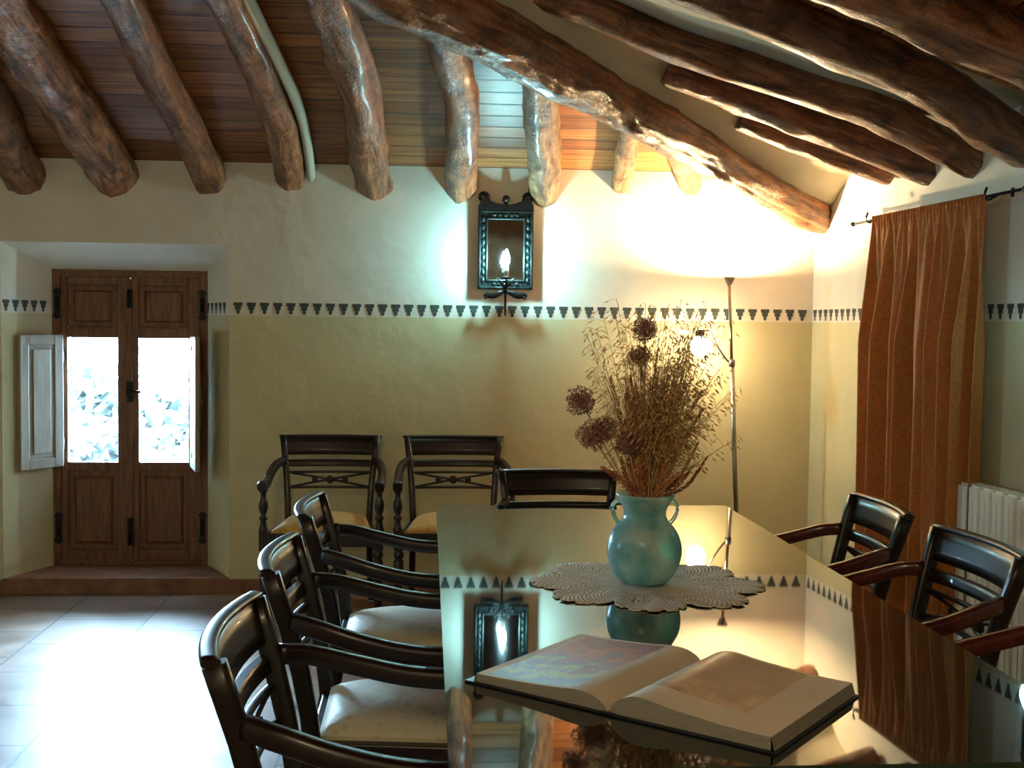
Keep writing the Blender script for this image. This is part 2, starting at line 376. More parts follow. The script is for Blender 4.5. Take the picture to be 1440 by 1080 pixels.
# back wall with the splayed door niche
mb = MB()
x0, x1, zn = -2.155, -1.016, 1.805; ix0, ix1, iz, iy = -1.995, -1.19, 1.677, 6.46
def q(mb, *p): mb.add(p, [tuple(range(len(p)))])
q(mb, (XL, D, 0), (x0, D, 0), (x0, D, 3.2), (XL, D, 3.2))
q(mb, (x0, D, zn), (x1, D, zn), (x1, D, 3.2), (x0, D, 3.2))
q(mb, (x1, D, 0), (XC, D, 0), (XC, D, 3.2), (x1, D, 3.2))
q(mb, (x0, D, 0), (ix0, iy, 0), (ix0, iy, iz), (x0, D, zn))
q(mb, (x1, D, 0), (x1, D, zn), (ix1, iy, iz), (ix1, iy, 0))
q(mb, (x0, D, zn), (ix0, iy, iz), (ix1, iy, iz), (x1, D, zn))
# thickness behind the door frame
q(mb, (ix0, iy, 0), (XL, iy, 0), (XL, iy, 3.2), (ix0, iy, iz)); q(mb, (ix1, iy, 0), (ix1, iy, iz), (XC, iy, 3.2), (XC, iy, 0)); q(mb, (ix0, iy, iz), (XL, iy, 3.2), (XC, iy, 3.2), (ix1, iy, iz))
teeth(mb, (x1, D, 0), (XC, D, 0), (0, -1, 0), start=.045)
teeth(mb, (XL, D, 0), (x0, D, 0), (0, -1, 0), start=.02)
teeth(mb, (x0, D, 0), (ix0, iy, 0), (1, -.45, 0), pitch=.064, start=.03)
teeth(mb, (ix1, iy, 0), (x1, D, 0), (-1, -.5, 0), pitch=.068, start=.03)
struct(mb.build('wall_back', [M_WALL, M_TOOTH], fix=False))
# right wall
mb = MB(); a = WR(0, 0, 0); b_ = WR(8.6, 0, 0)
q(mb, a, b_, b_ + V((0, 0, 4.2)), a + V((0, 0, 4.2)))
teeth(mb, WR(0, 0, 0), WR(4.5, 0, 0), nl, start=.035)
struct(mb.build('wall_right', [M_WALL, M_TOOTH], fix=False))
# left wall with an opening for the added side window
wy0, wy1, wz0, wz1 = 3.2, 3.5, 1.1, 1.5
mb = MB()
q(mb, (XL, YR, 0), (XL, wy0, 0), (XL, wy0, 5), (XL, YR, 5)); q(mb, (XL, wy1, 0), (XL, D, 0), (XL, D, 5), (XL, wy1, 5))
q(mb, (XL, wy0, 0), (XL, wy1, 0), (XL, wy1, wz0), (XL, wy0, wz0)); q(mb, (XL, wy0, wz1), (XL, wy1, wz1), (XL, wy1, 5), (XL, wy0, 5))
for p, r in (((XL, wy0, wz0), (XL, wy0, wz1)), ((XL, wy0, wz1), (XL, wy1, wz1)), ((XL, wy1, wz1), (XL, wy1, wz0)), ((XL, wy1, wz0), (XL, wy0, wz0))):
    q(mb, p, r, (XL - .35, *r[1:]), (XL - .35, *p[1:]))
struct(mb.build('wall_left', [M_WALL], fix=False))
struct(MB().add([(XL, YR, 0), (3.2, YR, 0), (3.2, YR, 5), (XL, YR, 5)], [(0, 1, 2, 3)]).build('wall_rear', M_WALL, fix=False))

# ceilings : clip big sheets where planes cross
def sheet(name, zf, clips, mat, udir):
    bm = bmesh.new(); n = 24
    X0, X1, Y0, Y1 = XL - .15, 3.3, YR - .15, D + .5
    vs = [bm.verts.new((x, y, zf(x, y))) for x, y in ((X0, Y0), (X1, Y0), (X1, Y1), (X0, Y1))]
    bm.faces.new(vs)
    for f in clips:       # keep where f(x,y) <= 0 ; f linear
        c = f(0, 0); gx = f(1, 0) - c; gy = f(0, 1) - c
        g = V((gx, gy, 0)); p = g * (-c / g.dot(g))
        bmesh.ops.bisect_plane(bm, geom=bm.verts[:] + bm.edges[:] + bm.faces[:], plane_co=p, plane_no=g, clear_outer=True)
    uv = bm.loops.layers.uv.new('UVMap')
    for f in bm.faces:
        for l in f.loops:
            p = l.vert.co
            if udir == 'x': l[uv].uv = (p.x, p.y * 1.0635)
            else: l[uv].uv = (-p.y, p.x * 1.053)
    me = bpy.data.meshes.new(name); bm.to_mesh(me); bm.free(); me.materials.append(mat)
    o = bpy.data.objects.new(name, me); COL.objects.link(o); return struct(o)
zfF = lambda x, y: 2.5 + .42 * (y - YR)
YS = 3.92
zB = lambda x, y: zb(y)
zP = lambda x, y: zr(x, y) + .0867 * (y - 4.63)      # the plaster slope meets the board slope along the hip beam
sheet('ceiling', zB, [lambda x, y: zb(y) - zfF(x, y) - .02], M_BOARD, 'x')
HIPP = [(-3.1, 3.44), (-1.5, 3.0), (-.114, 2.62), (.32, 2.503), (.569, 2.437), (1.046, 2.291), (1.627, 2.113), (2.08, 1.985), (2.4, 1.9)]
def hipz(x):
    for (a, za), (b, zb_) in zip(HIPP, HIPP[1:]):
        if x <= b: t = (x - a) / (b - a); return za + (zb_ - za) * t
    return 1.9
mb = MB()
def plas(u, v):        # plaster fills down onto the side of the hip beam
    y = YS - .02 + (D + .12 - YS) * v; hx = (y - 4.38) / .78 + .04; x = hx + (xw(y) + .08 - hx) * u ** 1.5
    d = max(0, (x - hx)) * .615; k = min(1, d / .38); k = k * k * (3 - 2 * k); zh = hipz(x - d * .6) + .045
    return V((x, y, zh + (max(zP(x, y), zh) - zh) * k + .008 * noise.noise(V((x * 3, y * 3, 0)))))
mb.grid(plas, 60, 60); struct(mb.build('ceiling', M_PLASTERD))
sheet('ceiling', zr, [lambda x, y: zr(x, y) - zfF(x, y) - .02, lambda x, y: y - YS], M_BOARD, 'y')
sheet('ceiling', zfF, [lambda x, y: zfF(x, y) - zb(y) - .02], M_BOARD, 'x')
# skirtings and the tiled threshold
def skirt(name, p0, p1, nrm, h=.078):
    p0 = V(p0); p1 = V(p1); t = (p1 - p0); L = t.length; c = (p0 + p1) / 2 + V(nrm).normalized() * .006 + V((0, 0, h / 2))
    ang = math.atan2(t.y, t.x)
    return struct(MB().box(c, (L, .012, h), Matrix.Rotation(ang, 3, 'Z')).build(name, M_SKIRT, bevel=.002))
skirt('baseboard_back', (x1, D, 0), (XC - .012, D, 0), (0, -1, 0)); skirt('baseboard_back', (XL + .01, D, 0), (x0, D, 0), (0, -1, 0))
skirt('baseboard_right', WR(.02, 0, 0), WR(8.3, 0, 0), nl)
struct(MB().prism([(x0 - .003, D - .012), (x1 + .003, D - .012), (ix1 - .002, iy + .05), (ix0 + .002, iy + .05)], 0, .086).build('trim_1', M_SKIRT, bevel=.004))

# ------------------------------------------------------------------ the door
door = thing('door_1', 'narrow double door of reddish wood with two bright glazed panes set in the splayed niche', 'door'); struct(door)
DY = 6.475
mb = MB(); fz0, fz1 = .086, 1.687
mb.box((ix0 + .012, DY, (fz0 + fz1) / 2), (.044, .06, fz1 - fz0)); mb.box((ix1 - .012, DY, (fz0 + fz1) / 2), (.044, .06, fz1 - fz0))
mb.box(((ix0 + ix1) / 2, DY, fz1 - .022), (ix1 - ix0 - .06, .06, .044)); mb.box(((ix0 + ix1) / 2, DY, fz0 + .012), (ix1 - ix0 - .07, .07, .024))
mb.build('door_frame', M_DOOR, door, bevel=.004)
def leaf(xa, xb, pa, pb):
    za, zb_ = .100, 1.650; y = DY; d = .036
    m = MB()
    m.box(((xa + pa) / 2, y, (za + zb_) / 2), (pa - xa, d, zb_ - za)); m.box(((pb + xb) / 2, y, (za + zb_) / 2), (xb - pb, d, zb_ - za))
    for lo, hi in ((za, .17), (.60, .647), (1.318, 1.375), (1.60, zb_)): m.box(((pa + pb) / 2, y, (lo + hi) / 2), (pb - pa, d, hi - lo))
    lf = m.build('door_leaf', M_DOOR, door, bevel=.004)
    for lo, hi in ((.17, .60), (1.375, 1.60)):
        w = pb - pa; g = .028
        m = MB(); cx = (pa + pb) / 2; cz = (lo + hi) / 2
        m.box((cx, y + .004, cz), (w, .012, hi - lo)); 
        # raised field with chamfered rim
        f0 = [(-w / 2 + g, -(hi - lo) / 2 + g), (w / 2 - g, -(hi - lo) / 2 + g), (w / 2 - g, (hi - lo) / 2 - g), (-w / 2 + g, (hi - lo) / 2 - g)]
        vs = [V((cx + a, y - .002, cz + b)) for a, b in f0] + [V((cx + a * .86, y - .014, cz + b * .9)) for a, b in f0]
        m.add(vs, [(4, 5, 6, 7)] + [(i, (i + 1) % 4, 4 + (i + 1) % 4, 4 + i) for i in range(4)])
        m.build('door_panel', M_DOOR, lf)
    MB().box(((pa + pb) / 2, y, (.647 + 1.318) / 2), (pb - pa, .005, 1.318 - .647)).build('glass_pane', M_PANE, lf)
    return lf
l1 = leaf(-1.962, -1.5955, -1.926, -1.663); l2 = leaf(-1.5925, -1.223, -1.551, -1.288)
MB().box((-1.594, DY - .024, .875), (.022, .012, 1.52)).build('cover_strip', M_DOOR, door, bevel=.004)
def strap(x, z, h, w=.034):
    m = MB(); y = DY - .031
    m.box((x, y, z), (w * .6, .008, h)); m.tube([(x, y - .008, z - h * .3), (x, y - .008, z + h * .3)], .008)
    for s in (-1, 1):
        m.prism([(x + a * w * .5, z + s * h * .5 + b * w * .5 * s) for a, b in ((-.6, -.2), (-1, .3), (0, 1.1), (1, .3), (.6, -.2))], 0, .006, xf=lambda p: V((p.x, y + p.z - .003, p.y)))
    return m
for (x, z, h) in ((-1.975, 1.50, .12), (-1.21, 1.50, .12), (-1.975, .29, .12), (-1.21, .29, .13)): strap(x, z, h, .05).build('hinge', M_IRON, door)
for (z, h) in ((1.53, .10), (.27, .15)):
    m = MB(); m.box((-1.594, DY - .036, z), (.03, .008, h)); m.tube([(-1.594, DY - .046, z - h * .45), (-1.594, DY - .046, z + h * .5)], .007); m.ball((-1.594, DY - .05, z + h * .1), .011); m.build('bolt', M_IRON, door)
m = MB(); m.box((-1.594, DY - .036, 1.03), (.036, .008, .11)); m.tube([(-1.594, DY - .04, 1.04), (-1.594, DY - .075, 1.04), (-1.56, DY - .078, 1.035), (-1.525, DY - .075, 1.03)], .007); m.ball((-1.594, DY - .05, .995), .009); m.build('door_handle', M_IRON, door)
def shutter(p0, p1, z0=.628, z1=1.335):
    p0 = V((*p0, 0)); p1 = V((*p1, 0)); t = (p1 - p0); L = t.length; ang = math.atan2(t.y, t.x); R = Matrix.Rotation(ang, 3, 'Z'); c = (p0 + p1) / 2; h = z1 - z0; zc = (z0 + z1) / 2; d = .024; w = .055
    at = lambda u, z, o=0: c + R @ V((u, o, 0)) + V((0, 0, z))
    m = MB()
    for s in (-1, 1): m.box(at(s * (L / 2 - w / 2), zc), (w, d, h), R); m.box(at(0, zc + s * (h / 2 - w / 2)), (L - 2 * w, d, w), R)
    o = m.build('shutter', M_SHUT, door, bevel=.004)
    m = MB(); m.box(at(0, zc), (L - 2 * w, .01, h - 2 * w), R)
    for s in (-1, 1):
        m.box(at(0, zc, s * .008), (L - 2 * w - .05, .008, h - 2 * w - .05), R)
    m.build('shutter_panel', M_SHUT, o, bevel=.003)
    for z in (z0 + .12, z1 - .12):
        MB().tube([at(-L / 2 - .004, z - .03), at(-L / 2 - .004, z + .03)], .007).build('shutter_hinge', M_IRON, o)
shutter((-1.945, 6.425), (-2.095, 6.20)); shutter((-1.262, 6.425), (-1.185, 6.17))
# unseen window added in the left wall to light the room from the side
win = bpy.data.objects.new('added_window_1', None); COL.objects.link(win); struct(win)
m = MB(); xx = XL - .25
for y in (wy0 + .03, (wy0 + wy1) / 2, wy1 - .03): m.box((xx, y, (wz0 + wz1) / 2), (.05, .06, wz1 - wz0))
for z in (wz0 + .03, wz1 - .03): m.box((xx, (wy0 + wy1) / 2, z), (.05, wy1 - wy0, .06))
m.build('window_frame', M_DOOR, win, bevel=.004)
MB().box((xx, (wy0 + wy1) / 2, (wz0 + wz1) / 2), (.005, wy1 - wy0 - .06, wz1 - wz0 - .06)).build('glass_pane', M_PANE, win)

# ------------------------------------------------------------------ garden beyond the door
struct(MB().add([(-14, 6.6, -.15), (10, 6.6, -.15), (10, 26, -.15), (-14, 26, -.15)], [(0, 1, 2, 3)]).build('ground', M_GRASS, fix=False))
def bush(c, R, n, label, seed):
    rnd = random.Random(seed); root = thing('garden_shrub', label, 'shrub', c, group=None); m = MB()
    for i in range(n):
        a = rnd.uniform(0, 2 * pi); b = math.acos(rnd.uniform(-.3, 1)); r = R * rnd.uniform(.55, 1.0) * (1 + .25 * sin(3 * a + seed))
        p = V((r * sin(b) * cos(a), r * sin(b) * sin(a), R * .75 + r * cos(b)))
        d = V((rnd.gauss(0, 1), rnd.gauss(0, 1), rnd.gauss(0, 1))).normalized(); e = d.orthogonal().normalized(); s = .10 * rnd.uniform(.6, 1.4)
        m.add([p - d * s, p + e * s * .45, p + d * s, p - e * s * .45], [(0, 1, 2, 3)])
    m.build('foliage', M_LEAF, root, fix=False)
    m = MB()
    for k in range(5):
        a = k * 1.3; m.tube([(0.03 * cos(a), .03 * sin(a), 0), (.2 * R * cos(a), .2 * R * sin(a), R * .6), (.5 * R * cos(a), .5 * R * sin(a), R * 1.1)], [.03, .02, .008], 6)
    m.build('trunk', M_DOOR, root)
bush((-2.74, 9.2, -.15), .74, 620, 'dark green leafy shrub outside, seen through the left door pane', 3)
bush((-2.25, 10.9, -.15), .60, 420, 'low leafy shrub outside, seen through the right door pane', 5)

# ------------------------------------------------------------------ log beams
def log(name, pts, r, label, mat, group, n=90, seed=0, crack=False, taper=1.0, seg=28):
    pts = catmull(pts, n)
    def rad(i, a):
        p = pts[i]; t = i / n
        k = 1 + .10 * noise.noise(V((cos(a) * 1.1 + seed * 7.1, sin(a) * 1.1, p.y * 3.0 + p.x * 2))) * 1.6 + .05 * noise.noise(V((cos(a) * 3 + seed, sin(a) * 3, (p.y + p.x) * 11))) * 1.5
        k += .07 * max(0, noise.noise(V((cos(a) * 1.6 + seed * 2.7, sin(a) * 1.6, (p.y + p.x) * 4.5 + seed))) - .15) * 4
        if crack:
            d = (a - (5.25 + .25 * noise.noise(V((p.x * 1.3, 2, 1))))) / .09; k -= .055 * exp(-d * d)
        if i == 0 or i == n: k *= .88
        return k
    hs = [(r * (1 + (taper - 1) * i / n),) * 2 for i in range(n + 1)]
    wob = [p + V((noise.noise(V((seed * 3.3, p.y * 1.6, p.x))) * .018, 0, noise.noise(V((seed * 5.3, 4, p.y * 2 + p.x * 2))) * .012)) for p in pts]
    o = MB().sweep(wob, hs, seg=seg, rad=rad).build(name, mat)
    return tag(o, label, 'beam', group)
GB = 'log rafters running up from the back wall'
def zcB(y, off): return zb(y) - off
def hipy(x): return 4.38 + .78 * x
def blog(xy, off, r, label, mat=M_LOG, seed=0, up=None, taper=1.0):
    pts = [(x, y, zcB(y, off)) for x, y in xy]
    if up: pts = [(up[0], up[1], zcB(up[1], off))] + pts
    return log('log_rafter', pts, r, label, mat, GB, seed=seed, taper=taper)
W_ = .16
blog([(-1.95, 5.3), (-2.019, 5.824), (-2.034, 6.135 + W_)], .08, .10, 'thick dark log rafter at the far left edge, only its lower end in view', M_LOGD, 1, (-1.93, 2.9))
blog([(-1.71, 4.3), (-1.683, 4.767), (-1.636, 5.24), (-1.597, 5.825), (-1.572, 6.172 + W_)], .07, .112, 'thick straight brown log rafter ending above the wooden double door', M_LOG, 2, (-1.74, 3.1), 1.06)
blog([(-1.22, 4.3), (-1.201, 4.735), (-1.166, 5.209), (-1.12, 5.794), (-1.109, 6.142 + W_)], .075, .078, 'slender straight log rafter ending above the right corner of the door niche', M_LOGD, 3, (-1.24, 3.5), 1.05)
curved = blog([(-.85, 4.3), (-.806, 4.739), (-.735, 5.214), (-.706, 5.492), (-.698, 5.804), (-.711, 6.156 + W_)], .06, .076, 'curved log rafter with a pale plaster stripe along its right side', M_LOG, 4, (-.87, 3.8))
blog([(-.42, 4.4), (-.398, 4.687), (-.321, 5.16), (-.299, 5.437), (-.291, 5.747), (-.268, 6.095 + W_)], .08, .092, 'knotty gnarled log rafter with a lump on its right, between door and mirror', M_LOG, 5, (-.44, 4.13))
blog([(-.02, 4.64), (.048, 4.859), (.101, 5.105), (.153, 5.379), (.16, 5.688), (.18, 6.072 + W_)], .10, .078, 'crooked log rafter with an orange upper half ending just left of the wall mirror', M_LOG, 6, (-.06, 4.42))
blog([(.499, 5.249), (.523, 5.482), (.556, 5.737), (.615, 6.091 + W_)], .10, .083, 'shiny pale log rafter ending just right of the wall mirror', M_LOGL, 7, (.44, 4.95))
blog([(.97, 5.686), (.994, 5.925), (1.021, 6.162 + W_)], .065, .052, 'thin short orange log rafter lit by the floor lamp, second from the corner', M_LOGL, 8, (.94, 5.35))
blog([(1.347, 6.029), (1.441, 6.20 + W_)], .06, .058, 'short bright log stub nearest the lamp glow, mostly behind the big hip beam', M_LOGL, 9, (1.22, 5.75))
# pale plaster fillet beside the curved rafter
m = MB(); m.sweep(catmull([(x + .042, y, zcB(y, .055)) for x, y in [(-.80, 4.3), (-.755, 4.739), (-.675, 5.214), (-.64, 5.492), (-.632, 5.804), (-.645, 6.13)]], 30), (.024, .04))
m.build('plaster_fillet', M_PLASTERD, curved)
# hip beam
hp = [(-3.1, 2.07, 3.44), (-1.5, 3.25, 3.0), (-.114, 4.295, 2.62), (.32, 4.619, 2.503), (.569, 4.828, 2.437), (1.046, 5.204, 2.291), (1.627, 5.695, 2.113), (2.08, 6.05, 1.985)]
o = log('hip_beam', hp, .136, 'long thick diagonal hip beam with a lengthwise crack, coming down into the lamp-lit corner', M_LOGD, None, n=130, seed=11, taper=.68, crack=True, seg=72)
o['category'] = 'beam'
GR = 'log rafters running down to the right wall'
def rlog(pts, r, label, seed, mat=M_LOGD, taper=1.0, n=60):
    log('log_rafter', pts, r, label, mat, GR, seed=seed, taper=taper, n=n)
rlog([(1.386, 5.216, 2.342), (1.55, 5.226, 2.285), (1.736, 5.232, 2.222), (2.10, 5.240, 2.105)], .047, 'shortest log rafter on the right, nearest the corner, its blunt upper end bedded in plaster', 12)
rlog([(.978, 4.885, 2.478), (1.25, 4.905, 2.395), (1.553, 4.921, 2.295), (2.175, 4.941, 2.085)], .060, 'log rafter with a blunt upper end in plaster, second from the corner on the right', 13, taper=1.1)
rlog([(.2, 4.50, 2.74), (.607, 4.49, 2.618), (.914, 4.545, 2.515), (1.303, 4.50, 2.392), (1.679, 4.47, 2.262), (2.20, 4.59, 2.085)], .070, 'long smooth log rafter on the right ending just left of the curtain top', 14, M_LOG)
rlog([(-.5, 3.93, 3.0), (.4, 3.90, 2.70), (.933, 3.909, 2.526), (1.226, 3.933, 2.428), (1.515, 3.955, 2.332), (1.804, 4.033, 2.235), (2.017, 4.149, 2.16), (2.24, 4.26, 2.085)], .082, 'long curved log rafter on the right ending above the middle of the curtain rod', 15, M_LOGD)
rlog([(-.9, 3.40, 3.14), (.3, 3.40, 2.75), (1.366, 3.411, 2.396), (1.687, 3.442, 2.289), (2.3, 3.48, 2.085)], .108, 'thickest log rafter at the upper right corner of the view', 16, M_LOG)
rlog([(-1.3, 2.9, 3.28), (.3, 2.9, 2.79), (1.5, 2.92, 2.40), (2.34, 2.93, 2.09)], .095, 'dark log rafter at the very top right corner, nearly out of view', 17, M_LOGD)

# ------------------------------------------------------------------ table
TX0, TX1, TY0, TY1, TZ = .036, 1.078, 1.645, 4.14, .768
table = thing('dining_table', 'long dining table with a dark mirror-like glass top', 'table', ((TX0 + TX1) / 2, (TY0 + TY1) / 2, 0))
tcx, tcy = (TX1 - TX0) / 2, (TY1 - TY0) / 2
def rrect(hx, hy, r, n=5):
    out = []
    for sx, sy, a0 in ((1, 1, 0), (-1, 1, 90), (-1, -1, 180), (1, -1, 270)):
        for k in range(n + 1):
            a = radians(a0 + 90 * k / n); out.append((sx * (hx - r) + r * cos(a), sy * (hy - r) + r * sin(a)))
    return out
pl = rrect(tcx, tcy, .025)
m = MB(); n = len(pl); zz = [(TZ - .008, 1), (TZ - .0008, 1), (TZ, .9985)]
m.add([V((x, y, TZ)) for x, y in pl], [tuple(range(n))], mi=0)
m.add([V((x, y, TZ)) for x, y in pl] + [V((x, y, TZ - .008)) for x, y in pl], [(i, (i + 1) % n, n + (i + 1) % n, n + i) for i in range(n)] + [tuple(range(n, 2 * n))[::-1]], mi=1)
m.build('glass_top', [M_TGLASS, M_TEDGE], table)
MB().prism(rrect(tcx - .006, tcy - .006, .025), TZ - .034, TZ - .0085).build('tabletop', M_TWOOD, table, bevel=.003)
m = MB(); ix, iyy = tcx - .16, tcy - .16
for s in (-1, 1): m.box((s * ix, 0, .69), (.022, 2 * iyy, .085)); m.box((0, s * iyy, .69), (2 * ix, .022, .085))
m.build('apron', M_TWOOD, table, bevel=.002)
LEGP = [(.022, 0), (.03, .012), (.032, .03), (.02, .05), (.026, .2), (.036, .42), (.04, .5), (.026, .53), (.038, .55), (.026, .57), (.036, .59), (.036, .60)]
for sx in (-1, 1):
    for sy in (-1, 1):
        m = MB(); m.lathe(LEGP, (sx * (ix - .03), sy * (iyy - .03), 0), 16); m.box((sx * (ix - .03), sy * (iyy - .03), .667), (.075, .075, .134)); m.build('leg', M_TWOOD, table)

# ------------------------------------------------------------------ chairs  (front faces -y)
def spline_y(x, c=.034): return c * (1 - (x / .25) ** 2)
def post_pt(z):
    P = [(0, .208, .305), (.2, .203, .23), (.42, .20, .19), (.55, .205, .205), (.70, .218, .243), (.84, .236, .285)]
    for (a, xa, ya), (b, xb, yb) in zip(P, P[1:]):
        if z <= b + 1e-6: t = (z - a) / (b - a); return xa + (xb - xa) * t, ya + (yb - ya) * t
    return P[-1][1:]
def make_chair(label, seat_m=M_GOLD, arm_m=M_MAH):
    t = thing('dining_chair', label, 'chair')
    # crest tablet with rolled top edge
    m = MB()
    def panel(z0, z1, xa, xb, th, y0=None):
        def f(side):
            def g(u, v):
                z = z0 + (z1 - z0) * v; X = (xa + (xb - xa) * v) * (2 * u - 1)
                return V((X, post_pt(z)[1] + spline_y(X) + side * th, z))
            return g
        nu, nv = 16, 3; nx = nu + 1
        o = len(m.v)
        m.grid(f(-1), nu, nv); m.grid(f(1), nu, nv)
        o2 = o + nx * (nv + 1)
        ring = [i for i in range(nx)] + [nx * (j + 1) - 1 for j in range(1, nv + 1)] + [nv * nx + i for i in range(nu - 1, -1, -1)] + [nx * j for j in range(nv - 1, 0, -1)]
        for a, b in zip(ring, ring[1:] + ring[:1]):
            m.f.append([o + a, o + b, o2 + b, o2 + a]); m.m.append(0); m.sm.append(False); m.uv.append([(0, 0)] * 4)
    panel(.748, .835, .236, .248, .0105)
    m.sweep([(x, post_pt(.84)[1] + spline_y(x) + .002, .839) for x in [-.2545 + .509 * i / 16 for i in range(17)]], (.0165, .0075), seg=12, power=.8)
    m.build('crest_rail', M_MAH, t)
    m = MB(); panel(.690, .724, post_pt(.69)[0], post_pt(.724)[0], .008); m.build('back_slat', M_MAH, t)
    # lattice slat : two thin rails, long X and roundels
    m = MB(); wl = .2
    cy = lambda x, z: post_pt(z)[1] + spline_y(x)
    for z in (.588, .662): m.sweep([(x, cy(x, z), z) for x in [-post_pt(z)[0] + 2 * post_pt(z)[0] * i / 12 for i in range(13)]], (.008, .0065), power=.5)
    for s in (-1, 1):
        for h in (-1, 1):
            pts = []
            for i in range(9):
                x = -.19 + .38 * i / 8; z = .625 + s * .033 * (1 - 2 * i / 8); pts.append((x, cy(x, z), z))
            if h == 1: m.sweep(pts, (.006, .006))
    for x, r in ((0, .02), (-.075, .015), (.075, .015)):
        M = Matrix.Rotation(radians(90), 3, 'X'); m.lathe([(r * .4, -.009), (r, -.008), (r, .008), (r * .4, .009)], (x, cy(x, .625), .625), 16, M=M)
    m.build('lattice_slat', M_MAH, t)
    for s in (-1, 1):
        zs = [0, .1, .2, .3, .42, .5, .6, .7, .78, .835]
        m = MB(); m.sweep([(s * post_pt(z)[0], post_pt(z)[1], z) for z in zs], [(.016, .021)] * 10, up=(0, 1, 0), seg=12, power=.45); m.build('back_post', M_MAH, t)
        ap = catmull([(s * .222, .235, .722), (s * .252, .175, .712), (s * .268, .08, .685), (s * .27, -.03, .66), (s * .269, -.14, .652), (s * .268, -.225, .662), (s * .268, -.255, .655)], 24)
        m = MB(); m.sweep(ap, [(.0165 + .006 * min(1, i / 20), .021) for i in range(25)], power=.6, seg=14); m.build('armrest', arm_m, t)
        m = MB(); m.lathe([(.012, .645), (.02, .64), (.02, .63), (.013, .622), (.013, .60), (.02, .585), (.023, .56), (.018, .535), (.012, .52), (.02, .512), (.02, .50), (.013, .492), (.017, .47), (.022, .452), (.022, .44)], (s * .267, -.215, 0), 16)
        m.build('arm_support', M_MAH, t)
        m = MB(); m.box((s * .262, -.213, .40), (.046, .046, .09)); m.lathe([(.013, 0), (.017, .01), (.014, .03), (.017, .06), (.021, .2), (.024, .3), (.016, .315), (.024, .325), (.024, .34), (.016, .35), (.02, .357)], (s * .262, -.213, 0), 16); m.build('leg', M_MAH, t)
    MB().prism([(-.262, -.232), (.262, -.232), (.205, .2), (-.205, .2)], .372, .435).build('seat_frame', M_MAH, t, bevel=.004)
    m = MB()
    def cush(top):
        def g(u, v):
            a, b = 2 * u - 1, 2 * v - 1
            w = .232 + (.186 - .232) * v; x = a * w; y = -.226 + .405 * v
            k = (1 - abs(a) ** 5) * (1 - abs(b) ** 5)
            return V((x, y, .437 + (.028 * (k ** .5) + .026 * (1 - a * a) * (1 - b * b) + .008 if top else 0)))
        return g
    m.grid(cush(True), 18, 16)
    nu, nv = 18, 16; nx = nu + 1; ring = [i for i in range(nx)] + [nx * (j + 1) - 1 for j in range(1, nv + 1)] + [nv * nx + i for i in range(nu - 1, -1, -1)] + [nx * j for j in range(nv - 1, 0, -1)]
    base = len(m.v); m.v += [(m.v[i][0], m.v[i][1], .4355) for i in ring]
    for i in range(len(ring)):
        j = (i + 1) % len(ring); m.f.append([ring[i], ring[j], base + j, base + i]); m.m.append(0); m.sm.append(False); m.uv.append([(0, 0)] * 4)
    m.build('seat', seat_m, t)
    return t
GW = 'dark wooden armchairs'
ch = make_chair('dark wooden armchair with gold seat against the back wall, nearest the door')
def place(o, x, y, rz, label, sx=1):
    o.location = (x, y, 0); o.rotation_euler = (0, 0, rz); o['label'] = label; o['group'] = GW; o.scale = (sx, 1, 1); return o
place(ch, -.482, 5.675, 0, 'dark wooden armchair with gold seat against the back wall, nearest the door')
place(copy_tree(ch), .138, 5.675, 0, 'dark armchair with gold seat against the back wall, partly behind the table corner')
place(copy_tree(ch), .513, 4.255, 0, 'armchair at the far end of the table, its dark crest rail showing above the glass', .93)
lc = make_chair('x', M_GOLDLIT)
place(lc, -.066, 2.195, pi / 2, 'nearest armchair on the left of the table, at the bottom edge of the view')
place(copy_tree(lc), -.066, 2.90, pi / 2, 'middle one of the three armchairs on the left of the table')
place(copy_tree(lc), -.068, 3.685, pi / 2, 'farthest of the three armchairs on the left of the table, before the wall chairs')
rc = make_chair('x', M_GOLDLIT, M_MAHLIT)
place(rc, 1.185, 3.70, -pi / 2 - .03, 'armchair on the right of the table in front of the left half of the curtain')
place(copy_tree(rc), 1.20, 3.03, -pi / 2 + .02, 'armchair right of the table in front of the radiator, blue glint on its crest')
place(copy_tree(rc), 1.215, 2.32, -pi / 2, 'armchair cut by the right edge of the view, only its dark red armrest showing')

# ------------------------------------------------------------------ curtain and rod
s0, s1 = .915, 1.835; zc0, zc1 = .02, 1.922
def fold(s, z):
    h = (zc1 - z)
    k = min(1, h / .12); big = min(1, max(0, (h - .06) / .5))
    ph = s * 2 * pi
    w = .010 * (1 - k) * sin(ph * 34) + .010 * (1 - .85 * big) * k * sin(ph * 19 + 1.5 * sin(ph * 3)) if h > .05 else .008 * sin(ph * 34)
    b = sin(ph * 7.9 + .4 + .7 * sin(ph * 2.1 + 1) + .5 * h * sin(ph * 1.3)) + .35 * sin(ph * 12.3 + 2 + h * .4)
    return w + .052 * big * b
def curt(u, v):
    z = zc0 + (zc1 - zc0) * v; h = zc1 - z
    s = s0 + (s1 - s0) * u; s += .01 * sin(u * 23 + h) * min(1, h)
    return WR(s, .112 + fold(u * 1.0, z), z)
m = MB(); m.grid(curt, 260, 60)
cu = m.build('curtain', M_CURT); md = cu.modifiers.new('thick', 'SOLIDIFY'); md.thickness = .004
tag(cu, 'floor-length rust-orange velvet curtain with gathered heading hanging on the right wall', 'curtain')
rod = thing('curtain_rod', 'thin black iron curtain rod on brackets above the rust curtain', 'curtain rod')
MB().tube([WR(.70, .098, 1.906), WR(2.06, .098, 1.914)], .006, 10).build('rod', M_IRON, rod)
